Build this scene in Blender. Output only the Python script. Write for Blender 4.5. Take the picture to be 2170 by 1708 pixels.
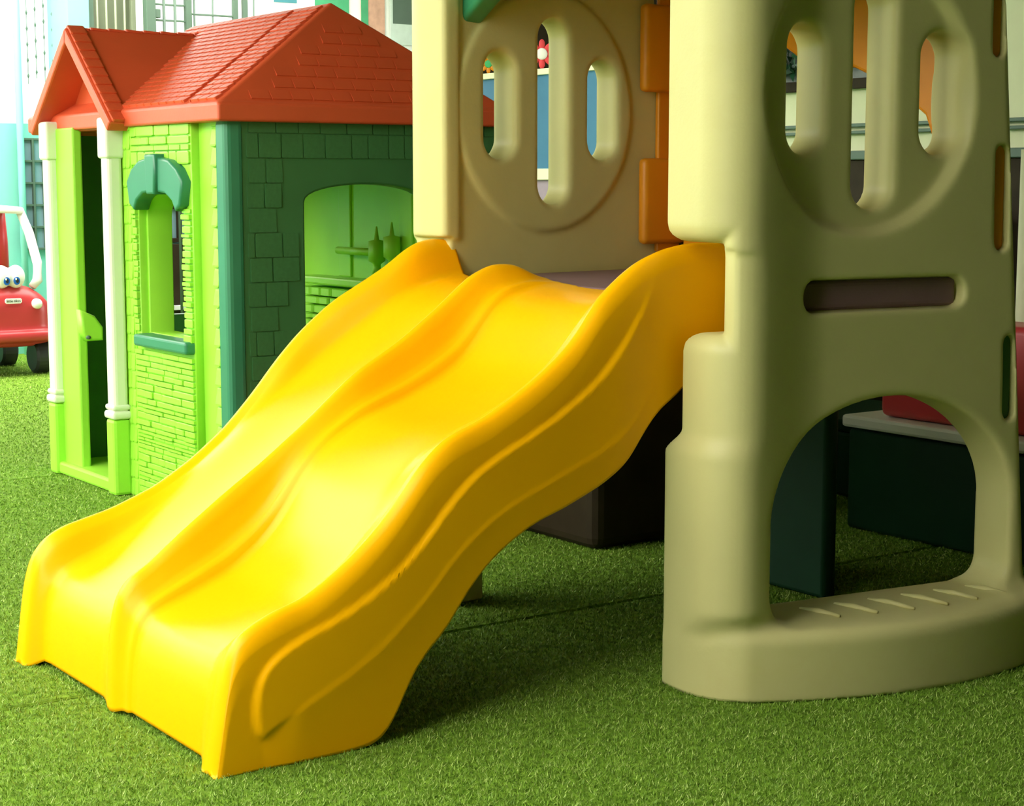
import bpy, bmesh, math, random
import numpy as np
from mathutils import Matrix, Vector

random.seed(7)
rng = np.random.default_rng(7)
scene = bpy.context.scene
for o in list(bpy.data.objects):
    bpy.data.objects.remove(o)
C = scene.collection

# ------------------------------------------------------------------ camera
cam_d = bpy.data.cameras.new('camera')
cam = bpy.data.objects.new('camera', cam_d)
C.objects.link(cam)
cam.location = (0, 0, 0.9)
YAW, PITCH = math.radians(35.0), math.radians(7.224)
cam.rotation_euler = (math.pi / 2 - PITCH, 0, -YAW)
cam_d.sensor_fit = 'HORIZONTAL'
cam_d.sensor_width = 36.0
cam_d.lens = 36.0 * 3700.0 / 2170.0
cam_d.clip_start = 0.05
scene.camera = cam

# ------------------------------------------------------------------ world and exposure
w = bpy.data.worlds.new('overcast_sky')
scene.world = w
w.use_nodes = True
bg = w.node_tree.nodes['Background']
bg.inputs['Color'].default_value = (1.0, 0.99, 0.90, 1)
bg.inputs['Strength'].default_value = 8.8
vs = scene.view_settings
vs.view_transform = 'Standard'
vs.look = 'None'
vs.exposure = 0.0
vs.gamma = 1.0
vs.use_curve_mapping = False
try:
    scene.cycles.max_bounces = 10
    scene.cycles.diffuse_bounces = 6
except Exception:
    pass


# ------------------------------------------------------------------ materials
def mat(name, col, rough=0.4, spec=0.5, noise=0.06, nscale=9.0, bump=0.0, bscale=120.0, coat=0.0, sss=0.0, stain=None):
    m = bpy.data.materials.new(name)
    m.use_nodes = True
    nt = m.node_tree
    b = nt.nodes['Principled BSDF']
    b.inputs['Roughness'].default_value = rough
    b.inputs['Specular IOR Level'].default_value = spec
    b.inputs['Coat Weight'].default_value = coat
    b.inputs['Coat Roughness'].default_value = 0.15
    tc = nt.nodes.new('ShaderNodeTexCoord')
    n = nt.nodes.new('ShaderNodeTexNoise')
    n.inputs['Scale'].default_value = nscale
    n.inputs['Detail'].default_value = 5
    nt.links.new(tc.outputs['Object'], n.inputs['Vector'])
    r = nt.nodes.new('ShaderNodeValToRGB')
    c = np.array(col[:3])
    lo = np.clip(c * (1 - noise), 0, 1)
    hi = np.clip(c * (1 + noise), 0, 1)
    r.color_ramp.elements[0].color = (*lo, 1)
    r.color_ramp.elements[1].color = (*hi, 1)
    r.color_ramp.elements[0].position = 0.3
    r.color_ramp.elements[1].position = 0.7
    nt.links.new(n.outputs['Fac'], r.inputs['Fac'])
    out = r.outputs['Color']
    if stain:
        n2 = nt.nodes.new('ShaderNodeTexNoise')
        n2.inputs['Scale'].default_value = 3.2
        n2.inputs['Detail'].default_value = 8
        n2.inputs['Roughness'].default_value = 0.7
        nt.links.new(tc.outputs['Object'], n2.inputs['Vector'])
        r2 = nt.nodes.new('ShaderNodeValToRGB')
        r2.color_ramp.elements[0].position = 0.56
        r2.color_ramp.elements[1].position = 0.78
        r2.color_ramp.elements[0].color = (0, 0, 0, 1)
        r2.color_ramp.elements[1].color = (0.7, 0.7, 0.7, 1)
        nt.links.new(n2.outputs['Fac'], r2.inputs['Fac'])
        mx = nt.nodes.new('ShaderNodeMix')
        mx.data_type = 'RGBA'
        nt.links.new(r2.outputs['Color'], mx.inputs['Factor'])
        nt.links.new(out, mx.inputs['A'])
        mx.inputs['B'].default_value = (*stain, 1)
        out = mx.outputs['Result']
    nt.links.new(out, b.inputs['Base Color'])
    if bump:
        n3 = nt.nodes.new('ShaderNodeTexNoise')
        n3.inputs['Scale'].default_value = bscale
        n3.inputs['Detail'].default_value = 3
        nt.links.new(tc.outputs['Object'], n3.inputs['Vector'])
        bp = nt.nodes.new('ShaderNodeBump')
        bp.inputs['Strength'].default_value = bump
        bp.inputs['Distance'].default_value = 0.002
        nt.links.new(n3.outputs['Fac'], bp.inputs['Height'])
        nt.links.new(bp.outputs['Normal'], b.inputs['Normal'])
    return m


M = {}
M['yellow'] = mat('yellow_plastic', (0.98, 0.455, 0.001), 0.30, 0.14, 0.025, 4, 0.05, 90, stain=(0.95, 0.41, 0.002))
M['beige'] = mat('beige_plastic', (0.60, 0.555, 0.24), 0.45, 0.3, 0.04, 5, 0.12, 160, stain=(0.58, 0.51, 0.20))
M['lime'] = mat('lime_plastic', (0.34, 0.74, 0.05), 0.42, 0.4, 0.04, 6, 0.08, 120)
M['white'] = mat('white_plastic', (0.74, 0.75, 0.62), 0.4, 0.4, 0.02, 6)
M['dgreen'] = mat('dark_green_plastic', (0.040, 0.145, 0.048), 0.42, 0.45, 0.10, 6, 0.10, 120)
M['arch'] = mat('green_plastic', (0.035, 0.24, 0.115), 0.34, 0.5, 0.05, 6, 0.05, 120)
M['red'] = mat('red_plastic', (0.62, 0.085, 0.028), 0.45, 0.45, 0.06, 7, 0.10, 120)
M['orange'] = mat('orange_plastic', (0.72, 0.26, 0.006), 0.45, 0.4, 0.08, 6, 0.1, 120)
M['purple'] = mat('purple_deck_plastic', (0.20, 0.115, 0.125), 0.5, 0.4, 0.08, 8, 0.2, 200)
M['carred'] = mat('car_red_plastic', (0.50, 0.04, 0.045), 0.35, 0.5, 0.03)
M['carwhite'] = mat('car_white_plastic', (0.86, 0.85, 0.83), 0.3, 0.5, 0.01)
M['eyeblue'] = mat('eye_blue', (0.02, 0.14, 0.55), 0.25)
M['black'] = mat('black_plastic', (0.018, 0.020, 0.018), 0.5, 0.5, 0.2)
M['turf'] = mat('turf_backing', (0.145, 0.26, 0.024), 0.9, 0.1, 0.42, 55, 0.6, 260)
M['gap'] = mat('seam_soil', (0.02, 0.02, 0.015), 0.95, 0.05, 0.3)
M['teal'] = mat('teal_paint', (0.22, 0.62, 0.52), 0.6, 0.3, 0.03)
M['tealframe'] = mat('teal_frame_paint', (0.12, 0.42, 0.33), 0.5, 0.3, 0.05)
M['whitewall'] = mat('white_painted_wall', (0.86, 0.88, 0.84), 0.8, 0.2, 0.02)
M['cream'] = mat('cream_paint', (0.70, 0.72, 0.46), 0.7, 0.25, 0.03)
M['ceil'] = mat('canopy_sheet', (0.20, 0.175, 0.06), 0.8, 0.2, 0.06)
M['backwall'] = mat('rear_wall_paint', (0.10, 0.085, 0.03), 0.8, 0.2, 0.06)
M['shadewall'] = mat('shade_wall_paint', (0.16, 0.22, 0.15), 0.8, 0.2, 0.06)
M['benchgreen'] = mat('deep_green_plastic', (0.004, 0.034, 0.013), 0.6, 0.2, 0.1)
M['shutter'] = mat('grey_shutter', (0.20, 0.23, 0.15), 0.6, 0.3, 0.05)
M['barpaint'] = mat('pale_bar_paint', (0.40, 0.44, 0.30), 0.5, 0.3, 0.05)
M['bluewall'] = mat('blue_board', (0.055, 0.17, 0.27), 0.7, 0.25, 0.05)
M['mauve'] = mat('mauve_board', (0.30, 0.24, 0.28), 0.8, 0.2, 0.08)
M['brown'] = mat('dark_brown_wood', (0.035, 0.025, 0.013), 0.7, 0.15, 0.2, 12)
M['greyframe'] = mat('grey_green_metal', (0.085, 0.14, 0.10), 0.5, 0.4, 0.06)
M['glass'] = mat('grey_window_glass', (0.22, 0.36, 0.42), 0.12, 0.6, 0.05)
M['darkglass'] = mat('dark_window_glass', (0.045, 0.06, 0.05), 0.2, 0.5, 0.1)
M['flowerred'] = mat('flower_red_felt', (0.72, 0.05, 0.06), 0.7)
M['petalwhite'] = mat('felt_white', (0.85, 0.85, 0.78), 0.7)
M['leafgreen'] = mat('felt_green', (0.05, 0.42, 0.14), 0.7)
M['tinsel'] = mat('dark_green_tinsel', (0.02, 0.09, 0.04), 0.35, 0.6, 0.5, 30)
M['paper'] = mat('poster_paper', (0.62, 0.74, 0.66), 0.6, 0.3, 0.06, 20)
M['paperpink'] = mat('poster_pink_print', (0.62, 0.36, 0.26), 0.6, 0.3, 0.15, 20)
M['papergreen'] = mat('poster_green_print', (0.07, 0.36, 0.17), 0.6, 0.3, 0.1, 12)
M['ink'] = mat('print_ink', (0.05, 0.22, 0.26), 0.6)


def turf_blade_material():
    m = bpy.data.materials.new('turf_blades')
    m.use_nodes = True
    nt = m.node_tree
    b = nt.nodes['Principled BSDF']
    b.inputs['Roughness'].default_value = 0.55
    b.inputs['Specular IOR Level'].default_value = 0.3
    g = nt.nodes.new('ShaderNodeNewGeometry')
    r = nt.nodes.new('ShaderNodeValToRGB')
    e = r.color_ramp.elements
    e[0].position = 0.0
    e[0].color = (0.125, 0.25, 0.020, 1)
    e[1].position = 1.0
    e[1].color = (0.50, 0.62, 0.18, 1)
    mid = r.color_ramp.elements.new(0.7)
    mid.color = (0.235, 0.395, 0.036, 1)
    nt.links.new(g.outputs['Random Per Island'], r.inputs['Fac'])
    nt.links.new(r.outputs['Color'], b.inputs['Base Color'])
    return m


M['blade'] = turf_blade_material()


# ------------------------------------------------------------------ helpers
def tag(o, label=None, cat=None, group=None, kind=None):
    if label:
        o['label'] = label
    if cat:
        o['category'] = cat
    if group:
        o['group'] = group
    if kind:
        o['kind'] = kind
    return o


def link(name, me, m=None, parent=None, smooth=False):
    if m is not None and len(me.materials) == 0:
        me.materials.append(M[m] if isinstance(m, str) else m)
    if smooth and len(me.polygons):
        me.polygons.foreach_set('use_smooth', [True] * len(me.polygons))
    o = bpy.data.objects.new(name, me)
    C.objects.link(o)
    if parent is not None:
        o.parent = parent
    return o


def empty(name, loc=(0, 0, 0), rz=0.0):
    o = bpy.data.objects.new(name, None)
    o.empty_display_size = 0.1
    o.location = loc
    o.rotation_euler = (0, 0, rz)
    C.objects.link(o)
    return o


def pydata(name, v, f):
    me = bpy.data.meshes.new(name)
    me.from_pydata([tuple(map(float, p)) for p in v], [], [tuple(map(int, q)) for q in f])
    me.update()
    return me


def fix_normals(me):
    bm = bmesh.new()
    bm.from_mesh(me)
    bmesh.ops.recalc_face_normals(bm, faces=bm.faces)
    bm.to_mesh(me)
    bm.free()


def rbox_me(name, lo, hi, bev=0.004, seg=2):
    bm = bmesh.new()
    lo, hi = Vector(lo), Vector(hi)
    bmesh.ops.create_cube(bm, size=1.0)
    for v in bm.verts:
        v.co = Vector([(lo[i] + hi[i]) / 2 + v.co[i] * (hi[i] - lo[i]) for i in range(3)])
    if bev > 0:
        bmesh.ops.bevel(bm, geom=list(bm.edges), offset=bev, segments=seg, profile=0.5, affect='EDGES', clamp_overlap=True)
    me = bpy.data.meshes.new(name)
    bm.to_mesh(me)
    bm.free()
    return me


def rbox(name, lo, hi, m, parent=None, bev=0.004, seg=2, smooth=False):
    return link(name, rbox_me(name, lo, hi, bev, seg), m, parent, smooth)


def to_yz(X0):      # local (a,b,c) -> world (X0+c, a, b)
    return Matrix(((0, 0, 1, X0), (1, 0, 0, 0), (0, 1, 0, 0), (0, 0, 0, 1)))


def to_xz(Y0):      # local (a,b,c) -> world (a, Y0-c, b)
    return Matrix(((1, 0, 0, 0), (0, 0, -1, Y0), (0, 1, 0, 0), (0, 0, 0, 1)))


def plate(name, outlines, thick, xf, m, parent=None, bev=0.004, bres=2, smooth=False):
    """extruded flat shape with holes; outlines: list of closed polygons in the local XY plane"""
    cu = bpy.data.curves.new(name, 'CURVE')
    cu.dimensions = '2D'
    cu.fill_mode = 'BOTH'
    cu.extrude = max(thick / 2 - bev, 0.0)
    cu.bevel_depth = bev
    cu.bevel_resolution = bres
    cu.offset = -bev
    for pts in outlines:
        s = cu.splines.new('POLY')
        s.points.add(len(pts) - 1)
        for p, q in zip(s.points, pts):
            p.co = (q[0], q[1], 0, 1)
        s.use_cyclic_u = True
    tmp = bpy.data.objects.new('tmp', cu)
    C.objects.link(tmp)
    bpy.context.view_layer.update()
    dg = bpy.context.evaluated_depsgraph_get()
    me = bpy.data.meshes.new_from_object(tmp.evaluated_get(dg))
    bpy.data.objects.remove(tmp)
    bpy.data.curves.remove(cu)
    me.name = name
    me.materials.clear()
    me.transform(xf)
    return link(name, me, m, parent, smooth)


def tube_me(name, pts, r, n=10, cap=True):
    pts = [Vector(p) for p in pts]
    v, f = [], []
    for i, p in enumerate(pts):
        t = (pts[min(i + 1, len(pts) - 1)] - pts[max(i - 1, 0)]).normalized()
        a = t.cross(Vector((0, 0, 1)))
        if a.length < 1e-4:
            a = t.cross(Vector((1, 0, 0)))
        a.normalize()
        b = t.cross(a)
        rr = r[i] if isinstance(r, (list, tuple)) else r
        for k in range(n):
            an = 2 * math.pi * k / n
            v.append(p + a * math.cos(an) * rr + b * math.sin(an) * rr)
    for i in range(len(pts) - 1):
        for k in range(n):
            f.append((i * n + k, i * n + (k + 1) % n, (i + 1) * n + (k + 1) % n, (i + 1) * n + k))
    if cap:
        f.append(tuple(range(n - 1, -1, -1)))
        f.append(tuple((len(pts) - 1) * n + k for k in range(n)))
    me = pydata(name, v, f)
    fix_normals(me)
    return me


def tube(name, pts, r, m, parent=None, n=10):
    return link(name, tube_me(name, pts, r, n), m, parent, True)


def surface_nets(fn, lo, hi, h):
    """dual contouring style mesh of fn<0 on a regular grid"""
    ax = [np.arange(lo[i], hi[i] + h * 0.5, h) for i in range(3)]
    X, Y, Z = np.meshgrid(*ax, indexing='ij', sparse=True)
    F = fn(X, Y, Z).astype(np.float64)
    F = np.broadcast_to(F, (len(ax[0]), len(ax[1]), len(ax[2])))
    S = F < 0
    nx, ny, nz = F.shape
    cs = np.zeros((nx - 1, ny - 1, nz - 1), np.int8)
    for dx in (0, 1):
        for dy in (0, 1):
            for dz in (0, 1):
                cs += S[dx:nx - 1 + dx, dy:ny - 1 + dy, dz:nz - 1 + dz]
    act = np.argwhere((cs > 0) & (cs < 8))
    idx = -np.ones(cs.shape, np.int64)
    idx[act[:, 0], act[:, 1], act[:, 2]] = np.arange(len(act))
    acc = np.zeros((len(act), 3))
    cnt = np.zeros(len(act))
    corners = [(a, b, c) for a in (0, 1) for b in (0, 1) for c in (0, 1)]
    for a in corners:
        for d in range(3):
            if a[d] == 1:
                continue
            b = list(a)
            b[d] = 1
            fa = F[act[:, 0] + a[0], act[:, 1] + a[1], act[:, 2] + a[2]]
            fb = F[act[:, 0] + b[0], act[:, 1] + b[1], act[:, 2] + b[2]]
            cr = (fa < 0) != (fb < 0)
            t = np.where(cr, fa / np.where(cr, fa - fb, 1), 0)
            p = np.tile(np.array(a, float), (len(act), 1))
            p[:, d] += t
            acc += p * cr[:, None]
            cnt += cr
    V = (act + acc / cnt[:, None]) * h + np.array([ax[0][0], ax[1][0], ax[2][0]])
    Q = []
    for d in range(3):
        u, v = (d + 1) % 3, (d + 2) % 3
        sl0 = [slice(None)] * 3
        sl1 = [slice(None)] * 3
        sl0[d] = slice(0, -1)
        sl1[d] = slice(1, None)
        ch = S[tuple(sl0)] != S[tuple(sl1)]
        e = np.argwhere(ch)
        ok = (e[:, u] > 0) & (e[:, v] > 0) & (e[:, u] < F.shape[u] - 1) & (e[:, v] < F.shape[v] - 1)
        e = e[ok]
        q = []
        for du, dv in ((-1, -1), (0, -1), (0, 0), (-1, 0)):
            c = e.copy()
            c[:, u] += du
            c[:, v] += dv
            q.append(idx[c[:, 0], c[:, 1], c[:, 2]])
        q = np.stack(q, 1)
        flip = ~S[e[:, 0], e[:, 1], e[:, 2]]
        q[flip] = q[flip][:, ::-1]
        Q.append(q)
    return V, np.concatenate(Q)


def np_mesh(name, V, Q):
    me = bpy.data.meshes.new(name)
    k = Q.shape[1]
    me.vertices.add(len(V))
    me.vertices.foreach_set('co', np.ascontiguousarray(V, np.float32).ravel())
    me.loops.add(Q.size)
    me.loops.foreach_set('vertex_index', np.ascontiguousarray(Q, np.int32).ravel())
    me.polygons.add(len(Q))
    me.polygons.foreach_set('loop_start', np.arange(0, Q.size, k, dtype=np.int32))
    me.update(calc_edges=True)
    me.validate()
    return me


def I_round(a, b, r):
    return np.minimum(-r, np.maximum(a, b)) + np.sqrt(np.maximum(r + a, 0) ** 2 + np.maximum(r + b, 0) ** 2)


def U_smooth(a, b, k):
    hh = np.clip(0.5 + 0.5 * (b - a) / k, 0, 1)
    return b * (1 - hh) + a * hh - k * hh * (1 - hh)


def sstep(a, b, x):
    t = np.clip((x - a) / (b - a), 0, 1)
    return t * t * (3 - 2 * t)


def interp_smooth(pts, x):
    """monotone-ish cubic through (x, z) points sorted by x"""
    p = sorted(pts)
    px = np.array([q[0] for q in p])
    pz = np.array([q[1] for q in p])
    xs = np.linspace(px[0], px[-1], 600)
    zs = np.interp(xs, px, pz)
    for _ in range(3):
        k = np.ones(17) / 17
        zp = np.pad(zs, 8, mode='reflect', reflect_type='odd')
        zs = np.convolve(zp, k, 'valid')
    return np.interp(x, xs, zs)


def poly_dist(px, pz, poly):
    """signed distance (negative inside) from points to a closed polygon"""
    P = np.array(poly)
    Qn = np.roll(P, -1, 0)
    d = np.full(px.shape, 1e9)
    ins = np.zeros(px.shape, bool)
    for a, b in zip(P, Qn):
        e = b - a
        wx, wz = px - a[0], pz - a[1]
        t = np.clip((wx * e[0] + wz * e[1]) / max(e @ e, 1e-12), 0, 1)
        d = np.minimum(d, np.hypot(wx - t * e[0], wz - t * e[1]))
        c = ((a[1] > pz) != (b[1] > pz)) & (px < (b[0] - a[0]) * (pz - a[1]) / ((b[1] - a[1]) if abs(b[1] - a[1]) > 1e-12 else 1e-12) + a[0])
        ins ^= c
    return np.where(ins, -d, d)


# ------------------------------------------------------------------ setting: ground
floor = rbox('floor', (-8, -6, -0.10), (14, 16, -0.012), 'gap', None, 0)
tag(floor, 'dark ground slab under the artificial turf', None, None, 'structure')
seams = [-6.0, -1.36, 0.78, 2.885, 5.165, 7.12, 9.2, 12.0]
for a, b in zip(seams[:-1], seams[1:]):
    t = rbox('turf_strip', (-8, a + 0.006, -0.011), (14, b - 0.006, 0.0), 'turf', floor, 0.003, 1)

NB = 800000
fwd = np.array([math.sin(YAW), math.cos(YAW)])
rt = np.array([math.cos(YAW), -math.sin(YAW)])
u1 = rng.random(NB)
rr = 1.5 * (9.0 / 1.5) ** (u1 ** 1.1)
tn = np.where(rng.random(NB) < 0.62, rng.uniform(-0.36, 0.36, NB), rng.uniform(-0.75, 0.75, NB))
gx = rr * fwd[0] + rr * tn * rt[0]
gy = rr * fwd[1] + rr * tn * rt[1]
keep = np.ones(NB, bool)
for s in seams:
    keep &= np.abs(gy - s) > 0.008
gx, gy = gx[keep], gy[keep]
n = len(gx)
an = rng.uniform(0, 2 * math.pi, n)
ln = rng.uniform(0.003, 0.008, n)
wd = rng.uniform(0.0007, 0.0014, n) * np.clip(np.hypot(gx, gy) / 3.0, 0.9, 2.2)
lean = rng.uniform(0.0, 0.010, n)
la = rng.uniform(0, 2 * math.pi, n)
Vb = np.zeros((n, 3, 3))
Vb[:, 0] = np.stack([gx - np.cos(an) * wd, gy - np.sin(an) * wd, np.full(n, -0.001)], 1)
Vb[:, 1] = np.stack([gx + np.cos(an) * wd, gy + np.sin(an) * wd, np.full(n, -0.001)], 1)
Vb[:, 2] = np.stack([gx + np.cos(la) * lean, gy + np.sin(la) * lean, ln], 1)
pile = link('turf_pile', np_mesh('turf_pile', Vb.reshape(-1, 3), np.arange(3 * n).reshape(-1, 3)), 'blade', floor)
tag(pile, 'short green artificial grass pile', None, None, 'stuff')

# ------------------------------------------------------------------ setting: shelter around the play area
o = rbox('ceiling', (0.0, 0.9, 2.35), (10, 7.0, 2.43), 'ceil', None, 0)
tag(o, kind='structure')
o = rbox('ceiling', (-0.9, -4.0, 2.35), (10, 0.9, 2.43), 'ceil', None, 0)
tag(o, kind='structure')
o = rbox('wall_front', (-3.2, -3.2, 0), (10, -3.05, 2.35), 'backwall', None, 0)
tag(o, kind='structure')
# right hand wall: plane x = 5.1 facing the open side
wl = rbox('shade_wall_left', (-0.9, -3.05, 0), (-0.75, 1.15, 2.35), 'backwall', None, 0)  # added out of view, keeps sky light off faces toward the camera
tag(wl, kind='structure')
ol = rbox('shade_wall_outer', (-2.15, 1.36, 0), (-2.0, 7.5, 1.9), 'shadewall', None, 0)  # unseen wall added on the open side to cut off the low sky
tag(ol, kind='structure')
wr = rbox('wall_right', (5.1, -3.05, 0), (5.25, 5.75, 2.35), 'cream', None, 0)
tag(wr, kind='structure')
rbox('dado_board', (5.07, -3.0, 0), (5.1, 5.75, 0.985), 'brown', wr, 0.003)
rbox('rail', (5.05, -3.0, 0.985), (5.1, 5.75, 1.02), 'greyframe', wr, 0.004)
rbox('rail', (5.06, -3.0, 1.085), (5.1, 5.75, 1.098), 'greyframe', wr, 0.003)
rbox('rail', (5.06, -3.0, 1.112), (5.1, 5.75, 1.126), 'greyframe', wr, 0.003)
o = rbox('shade_wall_end', (9.9, 5.75, 0), (10.0, 9.6, 2.35), 'brown', None, 0)  # added to stop sky light leaking in beyond the right wall, not seen
tag(o, kind='structure')
# back wall: plane y = 9
wb = empty('wall_back', (0, 9, 0))
tag(wb, kind='structure')
rbox('upper_wall', (-3.0, 0, 1.2), (5.8, 0.15, 2.6), 'whitewall', wb, 0)
rbox('lower_wall', (-3.0, -0.01, 0), (5.8, 0.15, 1.2), 'teal', wb, 0)
wf = empty('wall_far', (0, 9.6, 0))
tag(wf, kind='structure')
rbox('dark_panel', (5.8, 0, 0), (12.0, 0.12, 2.35), 'brown', wf, 0)
o = rbox('ceiling', (4.9, 7.0, 2.35), (12, 9.8, 2.43), 'ceil', None, 0)
tag(o, kind='structure')


def grid_window(name, x0, x1, z0, z1, y, nx, nz, pane, frame, fw=0.02):
    wn = empty(name, ((x0 + x1) / 2, y, z0))
    tag(wn, kind='structure')
    cx = (x0 + x1) / 2
    pw, ph = (x1 - x0) / nx, (z1 - z0) / nz
    for i in range(nx):
        for j in range(nz):
            rbox('pane', (x0 - cx + i * pw, -0.012, j * ph), (x0 - cx + (i + 1) * pw, -0.004, (j + 1) * ph), pane, wn, 0)
    for i in range(nx + 1):
        x = x0 - cx + i * pw
        rbox('mullion', (x - fw / 2, -0.035, -fw / 2), (x + fw / 2, -0.004, z1 - z0 + fw / 2), frame, wn, 0.002, 1)
    for j in range(nz + 1):
        z = j * ph
        rbox('glazing_bar', (x0 - cx, -0.031, z - fw / 2), (x1 - cx, -0.006, z + fw / 2), frame, wn, 0.002, 1)
    return wn


grid_window('window_1', 3.17, 3.34, 0.55, 1.12, 8.99, 3, 5, 'glass', 'greyframe', 0.012)
grid_window('window_2', 3.80, 4.40, 0.58, 1.13, 8.99, 5, 3, 'glass', 'brown', 0.024)
db = rbox('door_board', (3.62, 8.93, 0.0), (4.5, 8.985, 0.56), 'brown', None, 0.004)
tag(db, 'dark brown board below the far gridded window behind the playhouse', 'board')
o = rbox('trim_1', (3.4, 8.90, 0.20), (4.52, 8.93, 0.225), 'whitewall', None, 0.002)
tag(o, kind='structure')

# pipe, pillar, barred window, gate at the top left
o = tube('drain_pipe', [(3.155, 8.94, 0.0), (3.155, 8.94, 1.0), (3.155, 8.94, 2.4)], 0.018, 'teal')
tag(o, 'slim pale teal pipe running up the white wall above the toy car', 'pipe')
bc = empty('bead_curtain', (3.315, 8.93, 1.35))
tag(bc, 'faint hanging bead strings against the bright white wall', 'bead curtain')
for i in range(6):
    x = -0.11 + 0.045 * i
    tube('string', [(x, 0, 0.05 + 0.03 * (i % 2)), (x, 0, 0.8)], 0.0016, 'greyframe', bc, 5)
    for j in range(9):
        z = 0.08 + 0.08 * j + 0.02 * (i % 3)
        tube('bead', [(x, 0, z), (x, 0, z + 0.012), (x, 0, z + 0.024)], [0.002, 0.006, 0.002], 'greyframe', bc, 6)
o = rbox('trim_2', (3.338, 8.70, 0), (3.453, 8.99, 2.6), 'teal', None, 0.004)
tag(o, kind='structure')
bw = empty('barred_window', (3.46, 8.7, 1.6))
tag(bw, 'grey green window with upright bars beside the teal pillar', 'window')
rbox('shutter', (0.0, 0.10, -0.5), (0.25, 0.13, 0.6), 'shutter', bw, 0.002)
rbox('frame', (-0.02, 0.03, -0.5), (0.03, 0.13, 0.6), 'greyframe', bw, 0.004)
rbox('frame', (0.235, 0.03, -0.5), (0.26, 0.13, 0.6), 'shutter', bw, 0.004)
for i in range(4):
    tube('bar', [(0.055 + 0.05 * i, 0.05, -0.5), (0.055 + 0.05 * i, 0.05, 0.6)], 0.006, 'barpaint', bw, 8)
gt = empty('gate', (3.738, 8.6, 1.2))
tag(gt, 'green metal gate with upright bars and crossbars above the playhouse roof', 'gate')
for x, r in ((0.0, 0.026), (0.215, 0.017), (0.486, 0.014), (0.543, 0.014)):
    rbox('post', (x - r, -r, -1.2), (x + r, r, 1.0), 'greyframe', gt, 0.004)
for x, r in ((0.081, 0.008), (0.142, 0.008), (0.252, 0.006), (0.357, 0.005), (0.597, 0.005)):
    tube('bar', [(x, 0, -1.2), (x, 0, 1.0)], r, 'greyframe', gt, 8)
for x0, x1, z in ((0.0, 0.597, 0.0), (0.0, 0.215, 0.61), (0.0, 0.215, 0.53), (0.215, 0.49, 0.57)):
    rbox('crossbar', (x0, -0.006, z - 0.005), (x1, 0.006, z + 0.005), 'greyframe', gt, 0.002)
rbox('lock_plate', (0.02, -0.02, 0.54), (0.055, 0.02, 0.585), 'greyframe', gt, 0.004)


def poster(name, x0, x1, z0, z1, y, m, label, marks):
    p = empty(name, ((x0 + x1) / 2, y, z0))
    tag(p, label, 'poster')
    hw = (x1 - x0) / 2
    rbox('sheet', (-hw, -0.004, 0), (hw, 0.0, z1 - z0), m, p, 0)
    for (a, b, c, d, mm) in marks:
        rbox('print', (-hw + a * 2 * hw, -0.006, c * (z1 - z0)), (-hw + b * 2 * hw, -0.004, d * (z1 - z0)), mm, p, 0)
    return p


nb = rbox('notice_board', (4.58, 8.96, 0.9), (5.6, 8.985, 2.3), 'whitewall', None, 0.004)
tag(nb, 'white notice board above the red roof ridge', 'notice board')
poster('poster', 4.62, 4.80, 1.70, 2.1, 8.955, 'paper', 'pale printed sheet left of the green poster', [(0.1, 0.9, 0.5, 0.6, 'ink'), (0.1, 0.6, 0.2, 0.3, 'ink')])
poster('poster', 4.90, 5.12, 1.66, 2.1, 8.955, 'papergreen', 'plain green poster at the roof peak', [])
poster('poster', 5.20, 5.36, 1.66, 2.1, 8.955, 'paperpink', 'pink and green printed poster right of the roof peak', [(0.0, 0.3, 0.3, 1.0, 'papergreen'), (0.0, 1.0, 0.0, 0.06, 'flowerred')])
poster('poster', 5.28, 5.50, 1.40, 1.62, 8.950, 'paper', 'pale poster with blue green print beside the tower post', [(0.1, 0.9, 0.72, 0.82, 'ink'), (0.15, 0.5, 0.5, 0.6, 'ink'), (0.6, 0.85, 0.25, 0.5, 'ink')])
poster('poster', 5.40, 5.70, 1.70, 2.1, 8.955, 'paper', 'grey framed sheet at the top beside the tower post', [(0.05, 0.9, 0.3, 0.95, 'greyframe')])
o = rbox('door_1', (5.52, 8.90, 0), (5.75, 8.95, 1.62), 'brown', None, 0.004)
tag(o, kind='structure')

# blue low wall seen through the far slots
lw = empty('low_wall', (6.0, 8.2, 0), -math.pi / 2)
tag(lw, 'low blue boarded wall with pale rails behind the tower', 'wall')
rbox('lower_board', (-1.35, 0, 0), (1.3, 0.08, 0.91), 'mauve', lw, 0)
rbox('rail', (-1.35, -0.02, 0.91), (1.3, 0.08, 0.975), 'cream', lw, 0.004)
rbox('blue_panel', (-1.35, 0, 0.975), (1.3, 0.08, 1.51), 'bluewall', lw, 0)
rbox('top_rail', (-1.35, -0.02, 1.51), (1.3, 0.09, 1.545), 'cream', lw, 0.004)


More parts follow.
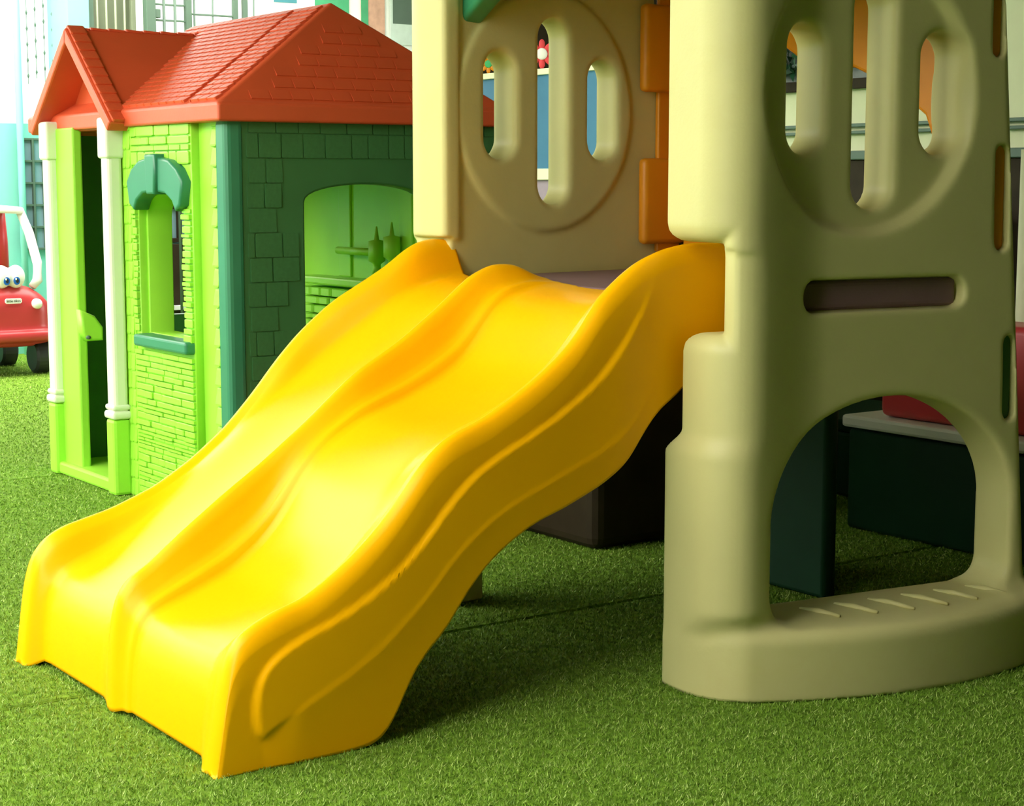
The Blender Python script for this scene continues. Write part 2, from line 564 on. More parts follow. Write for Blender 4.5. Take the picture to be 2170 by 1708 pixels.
def flower(loc, s, petal, centre, label):
    f = empty('felt_flower', loc, -math.pi / 2 + 0.9)
    tag(f, label, 'flower')
    for k in range(8):
        a = 2 * math.pi * k / 8
        bm = bmesh.new()
        bmesh.ops.create_uvsphere(bm, u_segments=10, v_segments=6, radius=1)
        me = bpy.data.meshes.new('petal')
        bm.to_mesh(me)
        bm.free()
        me.transform(Matrix.Translation((math.cos(a) * s * 0.62, 0, math.sin(a) * s * 0.62 + s)) @ Matrix.Rotation(-a, 4, 'Y') @ Matrix.Diagonal((s * 0.40, s * 0.12, s * 0.22, 1)))
        link('petal', me, petal, f, True)
    bm = bmesh.new()
    bmesh.ops.create_uvsphere(bm, u_segments=14, v_segments=8, radius=1)
    me = bpy.data.meshes.new('centre')
    bm.to_mesh(me)
    bm.free()
    me.transform(Matrix.Translation((0, -0.1 * s, s)) @ Matrix.Diagonal((s * 0.40, s * 0.15, s * 0.40, 1)))
    link('centre', me, centre, f, True)
    tube('stem', [(0, 0.02, 0), (0, 0.02, s)], s * 0.08, 'leafgreen', f, 6)


flower((6.03, 8.31, 1.547), 0.085, 'flowerred', 'petalwhite', 'red felt flower with white centre behind the middle slot')
flower((6.03, 8.86, 1.547), 0.058, 'orange', 'leafgreen', 'orange felt flower with green centre behind the left slot')

# window with tinsel on the right wall
tw = empty('window_3', (5.08, 5.15, 1.30))
tag(tw, kind='structure')
rbox('pane', (-0.01, -0.55, 0), (0.0, 0.58, 1.0), 'darkglass', tw, 0)
rbox('frame', (-0.03, -0.58, -0.04), (0.0, 0.60, 0.0), 'brown', tw, 0.003)
nt_ = 2600
c0 = rng.normal(0, 1, (nt_, 3)) * np.array([0.02, 0.16, 0.22]) + np.array([4.96, 5.36, 1.62])
c0[:, 0] = np.clip(c0[:, 0], 4.9, 5.0)
c0[:, 2] = np.clip(c0[:, 2], 1.345, 2.3)
d0 = rng.normal(0, 0.022, (nt_, 3))
d1 = rng.normal(0, 0.008, (nt_, 3))
tv = np.stack([c0 - d1, c0 + d1, c0 + d0], 1).reshape(-1, 3)
tg = link('tinsel_garland', np_mesh('tinsel_garland', tv, np.arange(3 * nt_).reshape(-1, 3)), 'tinsel')
tag(tg, 'bushy dark green tinsel garland behind the left slot of the near panel', 'garland', None, 'stuff')
o = tube('pole', [(3.60, 2.86, 0.0), (3.60, 2.86, 0.5), (3.60, 2.86, 0.98)], 0.035, 'cream')
tag(o, 'pale upright pole at the right edge of the picture', 'pole')

# low toys behind the climber
tb = empty('toy_bench', (3.3, 2.75, 0))
tag(tb, 'dark green low toy bench with white rim and red back seen through the arch', 'toy bench')
rbox('body', (0.0, -0.75, 0), (0.20, 0.44, 0.265), 'benchgreen', tb, 0.015, 3, True)
rbox('rim', (-0.012, -0.76, 0.268), (0.21, 0.45, 0.300), 'white', tb, 0.008, 2)
rbox('back', (0.03, -0.72, 0.302), (0.18, 0.36, 0.56), 'carred', tb, 0.02, 3, True)
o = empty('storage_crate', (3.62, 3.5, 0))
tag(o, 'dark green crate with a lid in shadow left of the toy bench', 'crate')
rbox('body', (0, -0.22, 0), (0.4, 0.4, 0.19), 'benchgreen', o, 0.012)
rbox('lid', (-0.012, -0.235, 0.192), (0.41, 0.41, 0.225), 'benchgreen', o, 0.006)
o = empty('toy_tub', (2.40, 3.84, 0))
tag(o, 'dark red toy tub in the shadow under the slide', 'tub')
plate('body', [[(-0.16, 0.0), (0.10, 0.0), (0.12, 0.33), (-0.18, 0.33)]], 0.34, to_xz(0), 'carred', o, 0.012)
rbox('rim', (-0.195, -0.19, 0.33), (0.135, 0.19, 0.355), 'carred', o, 0.006)

lp = empty('shadeboard', (4.0, 4.22, 0))  # added dark boards that block back light and darken the floor here
tag(lp, 'low dark brown partition added to block light behind the tower and toy bench', 'shadeboard')
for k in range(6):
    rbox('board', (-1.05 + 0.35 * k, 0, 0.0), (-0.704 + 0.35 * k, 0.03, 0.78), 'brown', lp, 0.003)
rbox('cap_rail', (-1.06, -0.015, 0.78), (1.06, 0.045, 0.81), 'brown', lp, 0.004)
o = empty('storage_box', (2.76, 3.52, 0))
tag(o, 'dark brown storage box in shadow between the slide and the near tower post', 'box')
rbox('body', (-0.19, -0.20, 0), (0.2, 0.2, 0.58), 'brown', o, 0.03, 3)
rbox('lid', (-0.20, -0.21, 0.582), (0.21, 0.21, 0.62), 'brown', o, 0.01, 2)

# ------------------------------------------------------------------ climbing tower
tower = empty('climbing_tower', (2.3, 2.7, 0))
tag(tower, 'beige plastic climbing tower with slotted side panels and arch opening', 'climber')
TL, TT = 0.70, 0.105


def cap2(x, z, x0, z0, x1, z1, r):
    ex, ez = x1 - x0, z1 - z0
    t = np.clip(((x - x0) * ex + (z - z0) * ez) / (ex * ex + ez * ez), 0, 1)
    return np.sqrt((x - x0 - t * ex) ** 2 + (z - z0 - t * ez) ** 2) - r


def panel_sdf(u, v, z, so=0.0, mc=0.315, mr=0.238, TT=TT, sill=0.128, fl_=0.040, hc=0.392, hr=0.285):
    top = 1.62
    med = np.sqrt((u - mc) ** 2 + (z - 1.05) ** 2) - mr
    outer = v - TT + 0.022 * sstep(0.012, -0.012, med) - (0.150 - TT) * (1 - sstep(0.03, 0.24, u)) * sstep(0.10, 0.16, z)
    up = sstep(0.775, 0.785, z)
    LZ = 0.712 - 0.085 * (z - 0.30)
    # slope inwards slightly above the base
    d = I_round(-u - 0.010 * up - 0.012 * sstep(0.47, 0.425, z), outer, 0.085)
    d = I_round(d, u - LZ, 0.02)
    inner = -v - 0.008 * sstep(0.012, -0.012, med) + 0.009 * np.exp(-((med - 0.008) / 0.010) ** 2)
    flange = -v - (0.036 if sill > 0 else 0.0) * sstep(0.47, 0.425, z) * sstep(0.16, 0.10, u)
    inner = np.minimum(inner, flange)
    inner = np.minimum(inner, -v - fl_ * up * (sstep(0.10, 0.06, u) if fl_ > 0.02 else sstep(0.045, 0.025, u)))
    d = I_round(d, inner, 0.012)
    d = I_round(d, z - top, 0.02)
    d = np.maximum(d, -z)
    # bowed base step
    bow = 0.120 + 0.100 * (1 - ((u - 0.40) / 0.40) ** 2)
    b = I_round(v - bow, z - 0.128, 0.030)
    b = I_round(b, -u + 0.012, 0.05)
    b = np.maximum(np.maximum(b, u - 0.735), np.maximum(-v - 0.016, -z))
    if sill > 0:
        d = U_smooth(d, b, 0.035)
    # arch opening, flaring outwards
    fl = 0.0 * v
    zc = 0.30
    e = np.where(z > zc,
                 (np.sqrt(((u - hc) / hr) ** 2 + ((z - zc) / 0.215) ** 2) - 1) * 0.22,
                 np.abs(u - hc) - hr)
    hole = I_round(e - fl, sill - z, 0.055)
    d = I_round(d, -hole, 0.012)
    # three upright slots
    s = cap2(u, z, 0.163 + so, 0.992, 0.163 + so, 1.128, 0.044)
    s = np.minimum(s, cap2(u, z, 0.318 + so, 0.895, 0.318 + so, 1.205, 0.044))
    s = np.minimum(s, cap2(u, z, 0.468 + so, 0.992, 0.468 + so, 1.124, 0.044))
    s = s - 0.003 * sstep(0.06, TT, v)
    d = I_round(d, -s, 0.012)
    # flat slot for the deck tongue
    k = np.maximum(cap2(u, z, 0.209, 0.700, 0.520, 0.700, 0.029), 0.075 - v)
    d = I_round(d, -k, 0.006)
    # slots at the rear edge
    k = np.maximum(np.minimum(np.minimum(cap2(u, z, 0.612, 1.14, 0.610, 1.45, 0.015), cap2(u, z, 0.633, 0.79, 0.630, 0.95, 0.017)), cap2(u, z, 0.666, 0.47, 0.662, 0.60, 0.015)), 0.07 - v)
    d = I_round(d, -k, 0.005)
    # notch the slide hooks into
    nb_ = np.maximum(np.maximum((u - 0.014 - (TT - v) * 0.98) * 0.72, -u - 0.3), np.maximum(z - 0.796, 0.640 - z))
    if sill > 0:
        d = I_round(d, -nb_, 0.034)
    else:
        d = I_round(d, -np.maximum(np.maximum(u - 0.012, z - 0.785), 0.60 - z), 0.006)
    n2 = np.maximum(np.maximum(u - 0.026, z - 0.786), np.maximum(0.640 - z, TT - 0.012 - v))
    if sill > 0:
        d = I_round(d, -n2, 0.003)
    return d


V, Q = surface_nets(lambda u, v, z: panel_sdf(u, v, z, 0.030), (-0.03, -0.055, -0.012), (0.75, 0.25, 1.64), 0.0052)
V[:, 2] = np.maximum(V[:, 2], 0.001)
a8 = math.radians(-8)
po = np.array([1.975, 2.22]) + np.array([-math.sin(a8), math.cos(a8)]) * 0.108
Vn = V.copy()
Vn[:, 1] *= -1
npn = link('side_panel', np_mesh('side_panel', Vn, Q[:, ::-1]), 'beige', tower, True)
npn.location = (po[0] - 2.3, po[1] - 2.7, 0)
npn.rotation_euler = (0, 0, a8)
a7 = math.radians(7)
V, Q = surface_nets(lambda u, v, z: panel_sdf(u, v, z, -0.016, 0.285, 0.262, 0.088, -0.1, 0.010, 0.44, 0.335), (-0.03, -0.055, -0.012), (0.75, 0.25, 1.64), 0.0052)
V[:, 2] = np.maximum(V[:, 2], 0.001)
fpn = link('side_panel', np_mesh('side_panel', V, Q), 'beige', tower, True)
fpn.location = (1.975 - 2.3, 3.06 - 2.7, 0)
fpn.rotation_euler = (0, 0, a7)
npn['label'] = 'near beige panel with bowed step and arch opening'
fpn['label'] = 'far beige panel behind the slide top'
# ribs of the tread on the near step
for k in range(6):
    u0 = 0.235 + 0.078 * k
    tube('tread_rib', [(u0, -0.045, 0.1275), (u0 + 0.012, -0.085, 0.1295), (u0 + 0.03, -0.125 - 0.008 * min(k, 5 - k), 0.1275)], [0.003, 0.0065, 0.003], 'beige', npn, 8)
# deck
plate('deck', [[(2.0 - 2.3, 2.40 - 2.7), (2.66 - 2.3, 2.262 - 2.7), (2.66 - 2.3, 3.125 - 2.7), (2.0 - 2.3, 3.045 - 2.7)]], 0.045, Matrix.Translation((0, 0, 0.681)), 'purple', tower, 0.006)
dt = rbox('deck_tongue', (0.185, -0.085, 0.674), (0.545, 0.0, 0.726), 'purple', npn, 0.010, 3)
# rear orange panel
op = [(2.37, 0.745), (2.88, 0.745), (2.92, 0.80), (2.925, 1.30), (2.86, 1.30), (2.83, 1.245), (2.80, 1.195), (2.74, 1.16), (2.66, 1.142), (2.58, 1.132), (2.50, 1.10), (2.43, 1.06), (2.385, 1.03), (2.35, 0.95)]
rp = plate('rear_panel', [[(2.235 - 2.7, 0.717), (3.11 - 2.7, 0.717), (3.11 - 2.7, 1.6), (2.235 - 2.7, 1.6)], [(a - 2.7, b) for a, b in op]], 0.05, to_yz(2.685 - 2.3), 'orange', tower, 0.008)
for z0, z1 in ((1.102, 1.298), (0.758, 0.953)):
    t = rbox('tab', (0.566, -0.030, z0), (0.71, -0.002, z1), 'orange', rp, 0.012, 3, True)
    t.parent = fpn
rbox('tab_strip', (0.625, -0.014, 0.74), (0.70, -0.001, 1.6), 'orange', fpn, 0.004)
for (uu, z0, z1, mm) in ((0.612, 1.12, 1.47, 'orange'), (0.632, 0.77, 0.97, 'orange'), (0.664, 0.45, 0.62, 'dgreen')):
    rbox('tab', (uu - 0.02, -0.088, z0), (uu + 0.02, -0.066, z1), mm, npn, 0.006, 2)
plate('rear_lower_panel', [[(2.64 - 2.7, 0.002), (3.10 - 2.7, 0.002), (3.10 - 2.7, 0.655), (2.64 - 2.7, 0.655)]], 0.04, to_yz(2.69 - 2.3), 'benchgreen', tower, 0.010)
# green arch over the slide entrance
ga = [(3.175, 1.216), (3.095, 1.213), (2.98, 1.278), (2.86, 1.345), (2.70, 1.37), (2.54, 1.345), (2.42, 1.278), (2.34, 1.222), (2.34, 1.62), (3.175, 1.62)]
plate('entrance_arch', [[(a - 2.7, b) for a, b in ga]], 0.055, to_yz(2.05 - 2.3), 'arch', tower, 0.012, 3)

# ------------------------------------------------------------------ slide
RL = [(2.126, 0.79), (2.048, 0.792), (1.982, 0.781), (1.929, 0.761), (1.893, 0.738), (1.838, 0.695), (1.811, 0.655), (1.776, 0.617), (1.726, 0.579), (1.668, 0.543), (1.601, 0.509), (1.527, 0.483), (1.481, 0.445), (1.445, 0.398), (1.4, 0.349), (1.352, 0.309), (1.305, 0.277), (1.262, 0.252), (1.213, 0.24), (1.172, 0.222)]
RF = [(1.096, 0.002), (1.106, 0.06), (1.118, 0.131), (1.128, 0.174), (1.145, 0.205), (1.172, 0.222)]
ML = [(2.05, 0.707), (1.99, 0.718), (1.945, 0.742), (1.890, 0.744), (1.843, 0.726), (1.768, 0.667), (1.685, 0.609), (1.583, 0.553), (1.485, 0.474), (1.398, 0.409), (1.314, 0.354), (1.233, 0.296), (1.172, 0.248)]
MF = [(1.098, 0.002), (1.100, 0.07), (1.106, 0.15), (1.116, 0.20), (1.138, 0.229), (1.172, 0.248)]
LL = [(2.05, 0.780), (1.986, 0.781), (1.939, 0.782), (1.898, 0.768), (1.852, 0.729), (1.75, 0.66), (1.684, 0.6), (1.629, 0.545), (1.575, 0.481), (1.511, 0.415), (1.438, 0.359), (1.357, 0.311), (1.269, 0.278), (1.172, 0.254)]
LF = [(1.075, 0.002), (1.084, 0.08), (1.095, 0.158), (1.108, 0.206), (1.137, 0.238), (1.172, 0.254)]
GL = [(2.05, 0.707), (2.0, 0.707), (1.954, 0.704), (1.894, 0.690), (1.856, 0.666), (1.813, 0.61), (1.781, 0.572), (1.728, 0.54), (1.656, 0.509), (1.566, 0.481), (1.498, 0.444), (1.459, 0.409), (1.426, 0.366), (1.397, 0.318), (1.354, 0.272), (1.299, 0.233), (1.228, 0.205), (1.172, 0.186)]
GF = [(1.112, 0.012), (1.114, 0.06), (1.120, 0.11), (1.130, 0.148), (1.148, 0.174), (1.172, 0.186)]
BL = [(2.05, 0.707), (2.0, 0.707), (1.94, 0.700), (1.886, 0.682), (1.843, 0.660), (1.768, 0.600), (1.685, 0.538), (1.583, 0.466), (1.485, 0.388), (1.398, 0.318), (1.314, 0.258), (1.233, 0.212), (1.172, 0.188)]
BF = [(1.108, 0.012), (1.110, 0.06), (1.116, 0.11), (1.126, 0.148), (1.146, 0.174), (1.172, 0.188)]
KL = [(2.126, 0.60), (2.04, 0.56), (2.01, 0.53), (1.961, 0.501), (1.93, 0.47), (1.888, 0.415), (1.836, 0.383), (1.755, 0.35), (1.695, 0.332), (1.642, 0.306), (1.59, 0.269), (1.547, 0.223), (1.515, 0.176), (1.469, 0.135), (1.441, 0.1), (1.423, 0.056), (1.401, 0.021), (1.378, 0.004), (1.33, 0.001), (1.25, 0.0), (1.172, 0.0)]
L1 = [(1.916, 0.673), (1.875, 0.614), (1.814, 0.552), (1.705, 0.488), (1.59, 0.439), (1.525, 0.386), (1.47, 0.323), (1.416, 0.275), (1.329, 0.226), (1.229, 0.192), (1.179, 0.159), (1.163, 0.11), (1.166, 0.065), (1.177, 0.052)]
L2 = [(1.252, 0.094), (1.363, 0.145), (1.469, 0.229), (1.524, 0.293), (1.618, 0.361), (1.755, 0.411), (1.887, 0.465), (1.96, 0.567)]


def chaikin(p, it=3):
    p = [np.array(q) for q in p]
    for _ in range(it):
        q = [p[0]]
        for a, b in zip(p[:-1], p[1:]):
            q += [a * 0.75 + b * 0.25, a * 0.25 + b * 0.75]
        p = q + [p[-1]]
    return [tuple(q) for q in p]


L1, L2 = chaikin(L1), chaikin(L2)
EMB = L1 + L2
BEL1 = L1 + [(1.20, -0.2), (2.4, -0.2), (2.4, 0.9), (1.98, 0.80)]
XR, XT = 1.172, 2.01
NF, NM = 34, 190


def rail(front, main, xt=XT):
    f = np.array(front)
    # densify and smooth the front arc
    s = np.concatenate([[0], np.cumsum(np.hypot(*np.diff(f, axis=0).T))])
    ss = np.linspace(0, s[-1], NF + 1)
    fx, fz = np.interp(ss, s, f[:, 0]), np.interp(ss, s, f[:, 1])
    xm = np.linspace(XR, xt, NM + 1)[1:]
    zm = interp_smooth(main, xm)
    x, z = np.concatenate([fx, xm]), np.concatenate([fz, zm])
    for _ in range(6):
        x[1:-1] = 0.25 * x[:-2] + 0.5 * x[1:-1] + 0.25 * x[2:]
        z[1:-1] = 0.25 * z[:-2] + 0.5 * z[1:-1] + 0.25 * z[2:]
    return np.stack([x, z], 1)


rR = rail(RF, RL, 2.126)
rM, rL_, rG, rB = rail(MF, ML), rail(LF, LL, 2.0), rail(GF, GL), rail(BF, BL)
kz = np.maximum(interp_smooth(KL, np.clip(rR[:, 0], 1.172, 2.126)), 0.0)
kz[:NF + 1] = 0.0


def blend(A, B, t):
    return A * (1 - t) + B * t


rows = []      # each: (x array, y scalar/array, z array)
NS = len(rR)
# right skirt, many rows so that the raised wave panel shows
NR = 46
for i in range(NR + 1):
    t = i / NR
    zz = kz + np.maximum(rR[:, 1] - 0.030 - kz, 0.0) * t
    xx = rR[:, 0].copy()
    dist = poly_dist(xx, zz, BEL1)
    dist2 = poly_dist(xx, zz, EMB)
    fade = sstep(1.98, 1.86, xx)
    inside = sstep(0.004, -0.004, dist2)
    below = 0.0100 * np.exp(-np.maximum(dist2, 0) / 0.07) * sstep(0.0, -0.004, dist) * sstep(1.17, 1.25, xx)
    bulge = fade * (inside * 0.008 + (1 - inside) * below)
    top = 0.008 * sstep(0.07, 0.0, (rR[:, 1] - zz))
    rows.append((xx, 2.350 - bulge + top * 0.5, zz))
# right lip
for (dy, dz) in ((0.0015, -0.020), (0.006, -0.010), (0.013, -0.003), (0.022, 0.0), (0.031, -0.003), (0.038, -0.010)):
    rows.append((rR[:, 0], np.full(NS, 2.355 + dy), rR[:, 1] + dz))


def ogee(A, B, y0, y1, nn, skip0=0.0):
    for i in range(1, nn + 1):
        t = i / nn
        s = t * t * (3 - 2 * t)
        P = blend(A, B, s)
        rows.append((P[:, 0], np.full(NS, y0 + (y1 - y0) * t), P[:, 1]))


A = rR.copy()
A[:, 1] -= 0.010
ogee(A, rG, 2.393, 2.435, 7)
# right bed, slightly dished
for i in range(1, 13):
    t = i / 13
    y = 2.435 + (2.704 - 2.435) * t
    dz = -0.006 * math.sin(math.pi * t)
    rows.append((rG[:, 0] - 0.0, np.full(NS, y), np.maximum(rG[:, 1] + dz * np.clip((np.arange(NS) - 4) / 30, 0, 1), 0.0)))
# rise to the middle ridge with a small step at its foot
G2 = rG.copy()
for (y, t) in ((2.704, 0.0), (2.708, 0.08), (2.712, 0.18), (2.717, 0.235), (2.723, 0.255), (2.729, 0.28), (2.738, 0.42), (2.748, 0.74), (2.756, 0.93), (2.766, 1.0), (2.777, 0.94), (2.786, 0.76), (2.798, 0.40), (2.810, 0.12), (2.822, 0.0)):
    P = blend(rG if y < 2.766 else rB, rM, t)
    rows.append((P[:, 0], np.full(NS, y), P[:, 1]))
for i in range(1, 13):
    t = i / 13
    y = 2.822 + (3.098 - 2.822) * t
    dz = -0.006 * math.sin(math.pi * t)
    rows.append((rB[:, 0], np.full(NS, y), np.maximum(rB[:, 1] + dz * np.clip((np.arange(NS) - 4) / 30, 0, 1), 0.0)))
A = rL_.copy()
A[:, 1] -= 0.010
ogee(rB, A, 3.098, 3.137, 7)
for (dy, dz) in ((0.007, -0.003), (0.016, 0.0), (0.026, -0.003), (0.033, -0.010), (0.038, -0.022)):
    rows.append((rL_[:, 0], np.full(NS, 3.137 + dy), rL_[:, 1] + dz))
kzl = np.maximum(np.minimum(kz, rL_[:, 1] - 0.12), 0.0)
for i in range(1, 13):
    t = i / 12
    zz = (rL_[:, 1] - 0.022) * (1 - t) + kzl * t
    rows.append((rL_[:, 0], np.full(NS, 3.176 + 0.008 * t), zz))
NRW = len(rows)
SV = np.zeros((NRW, NS, 3))
for i, (x, y, z) in enumerate(rows):
    SV[i, :, 0] = x
    SV[i, :, 1] = y
    SV[i, :, 2] = z
lm = SV[:, :, 1] > 2.822
SV[:, :, 1] = np.where(lm, 2.822 + (SV[:, :, 1] - 2.822) * (1 - 0.21 * sstep(1.66, 1.92, SV[:, :, 0])), SV[:, :, 1])
ii, jj = np.meshgrid(np.arange(NRW - 1), np.arange(NS - 1), indexing='ij')
SQ = np.stack([ii * NS + jj, ii * NS + jj + 1, (ii + 1) * NS + jj + 1, (ii + 1) * NS + jj], -1).reshape(-1, 4)
SV[:, :, 2] = np.maximum(SV[:, :, 2], 0.001)
sme = np_mesh('slide', SV.reshape(-1, 3) - np.array([1.55, 2.77, 0]), SQ)
slide = link('slide', sme, 'yellow', None, True)
slide.location = (1.55, 2.77, 0)
so = slide.modifiers.new('shell', 'SOLIDIFY')
so.thickness = 0.006
so.offset = -1
tag(slide, 'yellow double lane slide with a wavy near lane and straight far lane', 'slide')

# ------------------------------------------------------------------ playhouse
HX, HY = 2.38, 4.72
house = empty('playhouse', (HX + 0.012, HY - 0.006, 0))
tag(house, 'lime and dark green plastic playhouse with red hipped roof and porch', 'playhouse')


def H(x, y, z=0.0):
    return (x - HX, y - HY, z)


def hbox(name, lo, hi, m, parent=None, bev=0.004, seg=2):
    return rbox(name, H(*lo), H(*hi), m, parent or house, bev, seg)


X0, X1, Y0, Y1, ZE = 1.965, 2.80, 4.10, 5.35, 1.06


def arch_pts(a0, a1, zb, zs, zt, n=14):
    c, r = (a0 + a1) / 2, (a1 - a0) / 2
    pts = [(a0, zb), (a1, zb)]
    for i in range(n + 1):
        t = math.pi * i / n
        pts.append((c + r * math.cos(t), zs + (zt - zs) * math.sin(t) ** 0.9))
    return pts


def shift(pts, a):
    return [(p[0] - a, p[1]) for p in pts]


# front wall (window bay and the far door jamb) in the yz plane
win = arch_pts(4.345, 4.632, 0.478, 0.80, 0.872)
front = plate('front_wall', [shift([(4.115, 0.0), (4.745, 0.0), (4.745, ZE), (4.115, ZE)], HY), shift(win, HY)], 0.075, to_yz(X0 + 0.0375 + 0.012 - HX), 'lime', house, 0.003)
# brick faced pillar round the window
pil = plate('brick_pillar', [shift([(4.282, 0.0), (4.672, 0.0), (4.672, ZE), (4.282, ZE)], HY), shift(arch_pts(4.337, 4.640, 0.470, 0.80, 0.880), HY)], 0.03, to_yz(X0 + 0.003 - HX), 'lime', house, 0.004)


def unit_box(name, bev=0.10):
    bm = bmesh.new()
    bmesh.ops.create_cube(bm, size=1.0)
    bmesh.ops.bevel(bm, geom=list(bm.edges), offset=bev, segments=1, affect='EDGES')
    me = bpy.data.meshes.new(name)
    bm.to_mesh(me)
    bm.free()
    return me


BR = unit_box('brick')
BR.materials.append(M['lime'])
SHL = unit_box('shingle')
SHL.materials.append(M['lime'])
SHG = unit_box('shingle', 0.04)
SHG.materials.append(M['dgreen'])
SHR = unit_box('roof_shingle', 0.08)
SHR.materials.append(M['red'])


def inst(me, name, parent, loc, sc, rot=(0, 0, 0)):
    o = bpy.data.objects.new(name, me)
    o.parent = parent
    o.location = loc
    o.scale = sc
    o.rotation_euler = rot
    C.objects.link(o)
    return o


hbox('wall_return', (1.948, 4.668, 0), (2.03, 4.757, ZE), 'lime', None, 0.003)
# bricks on the pillar (front face x = X0-0.012)
def bricks_zone(y0, y1, z0, z1, hmin, hmax, wmin, wmax):
    z = z0
    while z < z1 - 0.006:
        h = min(random.uniform(hmin, hmax), z1 - z)
        y = y0
        while y < y1 - 0.008:
            wd_ = random.uniform(wmin, wmax)
            if y + wd_ > y1 - 0.02:
                wd_ = y1 - y
            inst(BR, 'brick', pil, H(X0 - 0.0135, y + wd_ / 2, z + h / 2), (random.uniform(0.006, 0.020), wd_ - 0.003, h - 0.003))
            y += wd_
        z += h


bricks_zone(4.284, 4.670, 0.004, 0.438, 0.009, 0.022, 0.04, 0.14)
bricks_zone(4.640, 4.670, 0.48, 0.83, 0.010, 0.024, 0.05, 0.06)
bricks_zone(4.284, 4.338, 0.45, 0.83, 0.010, 0.026, 0.05, 0.06)
bricks_zone(4.284, 4.670, 0.945, 1.055, 0.016, 0.038, 0.05, 0.14)
# shingle strips both sides of the pillar
for (y0, y1, xs) in ((4.118, 4.198, X0 + 0.010), (4.672, 4.724, 1.951)):
    z = 0.0
    row = 0
    while z < ZE - 0.01:
        h = min(0.052, ZE - z)
        cut = [y0, y0 + (y1 - y0) * random.uniform(0.4, 0.6), y1]
        for a, b in zip(cut[:-1], cut[1:]):
            inst(SHL, 'shingle', front, H(xs, (a + b) / 2, z + h / 2), (0.012, b - a - 0.002, h - 0.003), (0, math.radians(9 if y0 < 4.5 else 3), 0))
        z += h
        row += 1
# dark green arch over the window: two voussoirs and keystone
def wedge(name, pts, th, x):
    return plate(name, [shift(pts, HY)], th, to_yz(x - HX), 'dgreen_arch', wa, 0.007, 3)


M['dgreen_arch'] = mat('window_trim_green', (0.035, 0.215, 0.115), 0.35, 0.5, 0.05, 8)
wa = empty('window_arch')
wa.parent = house
cy = 4.470
for s in (-1, 1):
    pts = [(cy + s * 0.026, 0.872), (cy + s * 0.075, 0.868), (cy + s * 0.118, 0.848), (cy + s * 0.138, 0.822), (cy + s * 0.168, 0.838), (cy + s * 0.184, 0.900), (cy + s * 0.150, 0.935), (cy + s * 0.10, 0.958), (cy + s * 0.030, 0.966)]
    if s < 0:
        pts = pts[::-1]
    wedge('voussoir', pts, 0.05, X0 - 0.015)
wedge('keystone', [(cy - 0.026, 0.866), (cy + 0.026, 0.866), (cy + 0.034, 0.974), (cy - 0.034, 0.974)], 0.064, X0 - 0.018)
hbox('window_sill', (X0 - 0.040, 4.285, 0.442), (X0 + 0.05, 4.634, 0.476), 'dgreen_arch', None, 0.008, 3)
# corner trim and near dark green wall in the xz plane
nw = arch_pts(2.19, 2.57, 0.47, 0.845, 0.893, 16)
side = plate('side_wall', [shift([(X0 + 0.005, 0.0), (X1, 0.0), (X1, ZE), (X0 + 0.005, ZE)], HX), shift(nw, HX)], 0.06, to_xz(Y0 + 0.03 - HY), 'dgreen', house, 0.006)
hbox('corner_post', (X0 - 0.004, Y0 - 0.006, 0), (X0 + 0.050, Y0 + 0.06, ZE), 'dgreen_arch', None, 0.016, 3)


def in_window(x, z, g=0.012):
    return 2.19 - g < x < 2.57 + g and 0.47 < z < 0.905 + g


z = 0.0
row = 0
while z < ZE - 0.01:
    h = min(0.064, ZE - z)
    x = X0 + 0.062 - (0.035 if row % 2 else 0.0)
    while x < X1 - 0.01:
        wd_ = random.choice((0.05, 0.065, 0.08))
        a, b = max(x, X0 + 0.056), min(x + wd_, X1 - 0.004)
        if b - a > 0.015 and not (in_window(a, z) or in_window(b, z) or in_window(a, z + h) or in_window(b, z + h) or in_window((a + b) / 2, z + h)):
            inst(SHG, 'shingle', side, H((a + b) / 2, Y0 - 0.001, z + h / 2), (b - a - 0.003, random.uniform(0.003, 0.006), h - 0.0025), (math.radians(-2.0), 0, 0))
        x += wd_
    z += h
    row += 1
# far dark green wall with matching window
fw_ = plate('side_wall', [shift([(X0 + 0.005, 0.0), (X1, 0.0), (X1, ZE), (X0 + 0.005, ZE)], HX), shift(arch_pts(2.19, 2.57, 0.47, 0.845, 0.893, 16), HX)], 0.05, to_xz(Y1 - 0.025 - HY), 'dgreen', house, 0.004)
# rear lime wall with moulded kitchen inside
rear = hbox('rear_wall', (X1 - 0.05, Y0 + 0.05, 0), (X1, Y1 - 0.05, ZE), 'lime')
xi = X1 - 0.05
hbox('shelf', (xi - 0.075, Y0 + 0.20, 0.575), (xi + 0.01, Y1 - 0.3, 0.600), 'lime', rear, 0.006)
z = 0.30
while z < 0.56:
    h = random.uniform(0.018, 0.032)
    y = Y0 + 0.22
    while y < Y1 - 0.35:
        wd_ = random.uniform(0.06, 0.14)
        inst(BR, 'brick', rear, H(xi - 0.03, y + wd_ / 2, z + h / 2), (0.07, wd_ - 0.004, h - 0.004))
        y += wd_
    z += h
for y in (4.40, 4.49, 4.86):
    hbox('wall_board', (xi - 0.008, y - 0.03, 0.60), (xi + 0.002, y + 0.045, ZE - 0.02), 'lime', rear, 0.004)
for (yy, zz) in ((4.62, 0.69), (4.53, 0.705)):
    lath = [(0.0, 0.0), (0.0, 0.02), (0.0, 0.035)]
    tube('sconce', [H(xi - 0.035, yy, 0.602), H(xi - 0.035, yy, 0.64), H(xi - 0.035, yy, zz - 0.04), H(xi - 0.035, yy, zz - 0.03), H(xi - 0.035, yy, zz + 0.03), H(xi - 0.035, yy, zz + 0.035), H(xi - 0.035, yy, zz + 0.075)], [0.022, 0.012, 0.012, 0.026, 0.026, 0.008, 0.002], 'lime', rear, 14)
